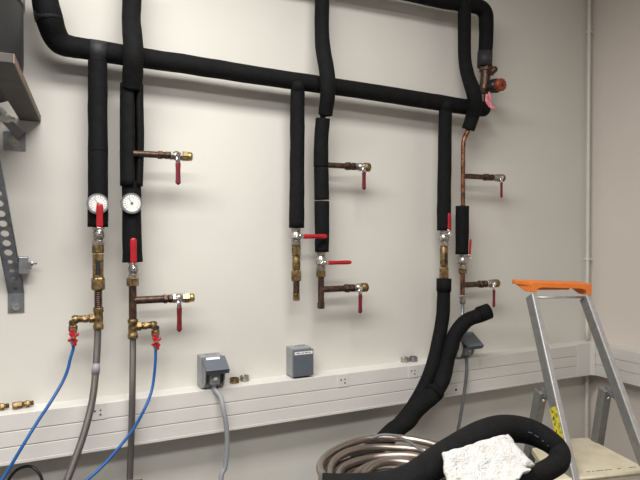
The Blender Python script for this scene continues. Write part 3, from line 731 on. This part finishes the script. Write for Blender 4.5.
# crossbar under the top and steps
a, b = T(537,297.4,2.44), T(587,297.2,2.515); MB().tube([a,b], .0045, 12, 1).build('cross_bar', 'alu', t)
for z in (.23, .465):
    a, b = ext(Lb,Lt,z), ext(Rb,Rt_,z); mb = MB(); mb.box((a+b)/2+dh*.03, (b-a)/2*.99, dh*.04, Z*.012, .003); mb.build('step', 'alu', t)
# rear legs
def rear(u0,v0,t0,u1,v1,t1,wpx,rs):
    a, b = T(u0,v0,t0), T(u1,v1,t1); e = b+(b-a)*((.01-b.z)/(b.z-a.z)); d = (e-a).normalized()
    back = (dh-d*dh.dot(d)).normalized(); sd = d.cross(back); w = rad(wpx,a)*.8
    mb = MB(); mb.box((a+e)/2, sd*w, back*.010, d*((e-a).length/2), .002)
    mb.box((a+e)/2+back*.012+sd*w*.9, sd*.002, back*.016, d*((e-a).length/2)); mb.box((a+e)/2+back*.012-sd*w*.9, sd*.002, back*.016, d*((e-a).length/2))
    o = mb.build('rear_leg', 'aluD', t)
    mb = MB(); q = a+d*.03-back*.012; mb.cyl(q, q-back*.004, .006, 12); mb.build('rivet', 'chrome', o)
    mb = MB(); h0 = a+d*.0; h1 = T(*rs); mb.box((h0+h1)/2-Z*.004, (h1-h0)/2, back*.012, Z*.012, .003); mb.build('hinge_bracket', 'cabled', o)
    return e
e1 = rear(542.5,392,2.31,531,455,2.43,11,(552,398,2.30)); e2 = rear(607,390,2.38,599,442,2.47,11,(617,397,2.36))
mb = MB(); mb.tube([e1.lerp(T(542.5,392,2.31),.35), e2.lerp(T(607,390,2.38),.35)], .010, 10, 1); mb.build('rear_brace', 'aluD', t)
# orange top
fl_, fr_ = T(531.5,286.3,2.42), T(590.8,288.2,2.50); ww = (fr_-fl_); wl_ = ww.length; wn_ = ww.normalized()
mb = MB(); D2 = .15; zt_ = .022
def op(x, y, z): return fl_+wn_*x+dh*y+Z*z
top_poly = [op(0,-.004,.02), op(wl_,-.004,.02), op(wl_+.004,D2*.7,.024), op(wl_-.02,D2,.018), op(-.002,D2,.018), op(-.010,D2*.8,.018)]
mb.prism(top_poly, Z*-.020, .004)
mb.prism([op(0,-.006,.018), op(0,-.006,-.022), op(.022,-.006,-.024), op(.028,-.006,-.006), op(.05,-.006,-.001), op(wl_-.05,-.006,-.001), op(wl_-.028,-.006,-.008), op(wl_-.022,-.006,-.028), op(wl_,-.006,-.028), op(wl_,-.006,.018)], dh*.016, .0015)
mb.prism([op(0,.0,.010), op(0,.0,-.024), op(0,.05,-.026), op(0,D2*.95,.004), op(0,D2*.95,.016)], wn_*.024, .002)
mb.prism([op(wl_-.024,.0,.010), op(wl_-.024,.0,-.028), op(wl_-.024,.05,-.03), op(wl_-.024,D2*.95,.004), op(wl_-.024,D2*.95,.016)], wn_*.024, .002)
ot = mb.build('top_handle', 'orange', t)
mb = MB(); mb.prism([op(.03,.05,.004), op(wl_-.05,.05,.004), op(wl_-.075,.05,-.014), op(.055,.05,-.016), op(.05,.05,-.020), op(.03,.05,-.016)], dh*.05, .003); mb.build('under_grip', 'orange', ot)
# yellow warning labels on the outer face of the left rail
back = dh; mb = MB(); dl = (Lt-ext(Lb,Lt,.02)).normalized(); bk = (dh-dl*dh.dot(dl)).normalized()
def onrail(v): 
    f = (T(553,v,2.2).z-Lb.z)/(Lt.z-Lb.z); return Lb.lerp(Lt,f)
p1, p2 = onrail(407), onrail(442); mb.box((p1+p2)/2+bk*.026-wh*.0026, wh*.0006, bk*.022, dl*((p1-p2).length/2)); yl = mb.build('warning_label', 'yellow', rl)
mb = MB()
for k in range(6): mb.box(p1.lerp(p2,.1+.16*k)+bk*.036-wh*.0034, wh*.0004, bk*.003, dl*.005)
mb.build('label_print', 'black', yl)
mb = MB(); p3 = onrail(474); mb.box(p3+bk*.03-wh*.004, wh*.003, bk*.02, dl*.03, .001); mb.ball(p3+bk*.03-wh*.009, .006); mb.build('rail_bracket', 'cabled', rl)

# ------------------------------------------------------------------ bench with coils, insulated loop and cloth
FH = Vector((math.sin(YAW), math.cos(YAW), 0))
def C(x, t_, z): return Vector((0,0,z))+RT*x+FH*t_
BZ = .88
t = thing('work_bench', C(-.2,1.3,0), 'dark work bench carrying the hose coils, just below the picture', 'bench')
mb = MB(); mb.prism([C(-.95,1.0,BZ),C(.60,1.0,BZ),C(.60,1.62,BZ),C(-.95,1.62,BZ)], Z*-.03, .003); mb.build('bench_top', 'bench', t)
for x, y in ((-.9,1.05),(.55,1.05),(-.9,1.57),(.55,1.57)):
    mb = MB(); mb.box(C(x,y,.425), RT*.02, FH*.02, Z*.425, .002); mb.build('leg', 'steel', t)
cc = C(.222,1.60,0)
mb = MB(); pts = []
turns = [(.222,.944,0,0),(.219,.917,.003,-.002),(.192,.930,-.004,.0),(.196,.902,.003,0),(.168,.916,-.004,-.010),(.166,.894,0,0),(.140,.908,.008,-.012),(.118,.922,.012,-.03),(.112,.897,.01,-.03),(.09,.90,.01,-.035)]
turns = list(reversed(turns))
n = 0
for i, (r, z, ox, oy) in enumerate(turns):
    nx = turns[min(i+1, len(turns)-1)]
    for k in range(16):
        f = k/16; f2 = max(0, (f-.75)/.25) if i < len(turns)-1 else 0; a = -PI/2+2*PI*f
        rr = r*(1-f2)+nx[0]*f2; zz_ = z*(1-f2)+nx[1]*f2; x_ = ox*(1-f2)+nx[2]*f2; y_ = oy*(1-f2)+nx[3]*f2
        pts.append(cc+RT*(math.cos(a)*rr+x_)+FH*(math.sin(a)*rr+y_)+Z*(zz_+.004*math.sin(a*3+i)))
mb.tube(pts, .0115, 14, 3); t = mb.build('hose_coil', 'braidb', label='large coil of braided steel hose at bottom centre', cat='hose')
# sliver of another coil at bottom left
far = T(142,483.2,1.60); c2 = far-FH*.17; c2.z = 0; zf = far.z; pts = []
for k in range(46):
    a = PI/2+2*PI*k/16; r = .17-.004*k/16; pts.append(Vector((c2.x,c2.y,zf-.006*min(1,k/16)))+RT*(math.cos(a)*r*1.25)+FH*math.sin(a)*r)
print('COIL2 z', zf)
MB().tube(pts, .0115, 12, 3).build('hose_coil', 'braidb', label='top of a braided hose coil at the bottom edge under the straight steel hose', cat='hose')
# thin grey cable lying over the coil
MB().tube([T(371,438.5,1.80),T(382,434.8,1.80),T(396,436,1.78),T(408,441.5,1.74),(T(424,452,1.68)),T(440,463,1.64)], .0042, 10, 6).build('grey_cable', 'cabled', label='thin grey cable lying across the top of the large hose coil', cat='cable')

# big insulated loop
t = thing('insulated_hose_loop', C(.35,1.35,BZ), 'thick black foam insulated hose bent into a loop around the white cloth', 'hose')
lp = [(322,487,1.34,27),(350,488,1.34,28),(385,487,1.35,30),(415,477,1.38,31),(438,461,1.46,30),(465,443.5,1.53,28),(497,429.5,1.60,27.5),(525,430.5,1.63,26),(546,439.5,1.62,23),(558.5,451,1.60,21),(558,462.5,1.55,21),(544,472,1.50,20),(524,479,1.46,20),(500,488,1.44,21),(478,500,1.42,22),(455,512,1.42,22)]
P = [T(u,v_,tt) for u,v_,tt,w in lp]; R = [rad(w,p) for (u,v_,tt,w),p in zip(lp,P)]
MB().tube(P, R, 26, 8, wob=.05).build('foam_sleeve', 'foam', t)
d = (P[0]-P[1]).normalized(); MB().lathe(P[0]-d*.002, P[0]+d*.001, [(0,.014),(1,.014)], 18).build('hose_opening', 'dark', t)
# faint unreadable print on the foam
mb = MB()
for f, L_ in ((0,.006),(.22,.004),(.36,.014),(.62,.004),(.72,.006),(1.0,.005),(1.25,.004)):
    u = 523+20*f; v_ = 430.3+11*f*f*.6+4*f
    p = T(u, v_, 1.5); r_ = (p-CAM).normalized()
    # drop the mark onto the sleeve surface (nearest point of the tube facing up and out)
    best = min(range(len(P)), key=lambda i: ((CAM+r_*(P[i]-CAM).dot(r_))-P[i]).length)
    i = best; j = min(best+1, len(P)-1); h = max(best-1, 0)
    cand = [(P[h].lerp(P[i],k/10), R[h]+(R[i]-R[h])*k/10) for k in range(11)]+[(P[i].lerp(P[j],k/10), R[i]+(R[j]-R[i])*k/10) for k in range(11)]
    c_, rc = min(cand, key=lambda q: ((CAM+r_*(q[0]-CAM).dot(r_))-q[0]).length)
    perp = (CAM+r_*(c_-CAM).dot(r_))-c_; dl_ = perp.length
    if dl_ > rc*.97: continue
    s_ = c_+perp-r_*math.sqrt(rc*rc*1.03-dl_*dl_)
    nrm_ = (s_-c_).normalized(); tg = (P[j]-P[h]).normalized(); mb.box(s_+nrm_*.0006, tg*L_*.45, nrm_.cross(tg)*.0013, nrm_*.0008)
mb.build('foam_print', 'mark', t)

# white cloth
def cloth(corn, th, nu, nv, amp, name, lift, seed, label):
    A, B, C_, D_ = corn; mb = MB(); nrm_ = (B-A).cross(D_-A).normalized()
    if nrm_.dot(CAM-A) < 0: nrm_ = -nrm_
    def pt(i, j, side):
        u, v_ = i/nu, j/nv; p = A.lerp(B,u).lerp(D_.lerp(C_,u), v_)
        e = min(u,1-u,v_,1-v_); rnd = min(1, e*9)
        h = noise.noise(p*9+Vector((seed,0,0)))*amp+noise.noise(p*42+Vector((0,seed,0)))*amp*.34+noise.noise(p*120)*amp*.26
        edge = Vector((noise.noise(p*38+Vector((9,seed,0))), noise.noise(p*38+Vector((0,9,seed))), 0))*.008
        return p+edge+nrm_*(lift+h*(.5+.5*rnd)+side*th*(.35+.65*math.sqrt(rnd)))
    top = [[mb.bm.verts.new(pt(i,j,.5)) for j in range(nv+1)] for i in range(nu+1)]
    bot = [[mb.bm.verts.new(pt(i,j,-.5)) for j in range(nv+1)] for i in range(nu+1)]
    for i in range(nu):
        for j in range(nv):
            for G_, rv in ((top,False),(bot,True)):
                q = [G_[i][j],G_[i+1][j],G_[i+1][j+1],G_[i][j+1]]; f = mb.bm.faces.new(q[::-1] if rv else q); f.smooth = True
    for i in range(nu):
        for j in (0,nv): mb.bm.faces.new((top[i][j],top[i+1][j],bot[i+1][j],bot[i][j])).smooth = True
    for j in range(nv):
        for i in (0,nu): mb.bm.faces.new((top[i][j],top[i][j+1],bot[i][j+1],bot[i][j])).smooth = True
    return mb
mb = cloth([T(443,454,1.40),T(508,434.5,1.545),T(533,466,1.44),T(447,502,1.27)], .022, 60, 60, .010, 'c', .0, 3, '')
# a second folded layer along the near edge
m2 = cloth([T(478,487,1.29),T(516,468,1.395),T(529,472,1.375),T(478,508,1.24)], .016, 40, 24, .006, 'c2', .012, 8, '')
me = bpy.data.meshes.new('tmp'); m2.bm.to_mesh(me); mb.bm.from_mesh(me); m2.bm.free(); bpy.data.meshes.remove(me)
mb.build('white_cloth', 'cloth', label='crumpled white terry cloth lying on the black hose loop', cat='cloth')

# ------------------------------------------------------------------ light
def area(name, loc, sx, sy, power, rot=(0,0,0), col=(1,.975,.945)):
    l = bpy.data.lights.new(name, 'AREA'); l.shape = 'RECTANGLE'; l.size = sx; l.size_y = sy; l.energy = power; l.color = col
    o = bpy.data.objects.new(name, l); COL.objects.link(o); o.location = loc; o.rotation_euler = rot; return o
area('ceiling_lamp_near_wall', (-.15, D-1.3, 3.1), 2.4, .55, 78)
area('ceiling_lamp_room', (-.3, -.3, 3.1), 2.4, .5, 66)
w = bpy.data.worlds.new('world'); S.world = w; w.use_nodes = True
w.node_tree.nodes['Background'].inputs[0].default_value = (.9,.92,1,1); w.node_tree.nodes['Background'].inputs[1].default_value = .3
S.view_settings.view_transform = 'Standard'; S.view_settings.look = 'None'; S.view_settings.gamma = 1
S.view_settings.exposure = 0.08

GR = {'wall_socket':'grey sockets along the trunking','power_outlet':'flush outlets in the trunking','compression_ring':'metal rings lying on the trunking',
 'brass_fitting':'brass fittings at the left end of the trunking','insulated_drop_pipe':'insulated drop pipes on the wall','insulated_riser_pipe':'insulated riser pipes on the wall',
 'blue_hose':'thin blue hoses','braided_hose':'braided steel hoses hanging from the pipes','insulated_hose':'black insulated hoses hanging past the trunking','hose_coil':'coils of braided hose','power_plug':'plugs with hanging cables in the open sockets'}
for o in list(S.objects):
    k = o.name.split('.')[0]
    if o.parent is None and k in GR: o['group'] = GR[k]
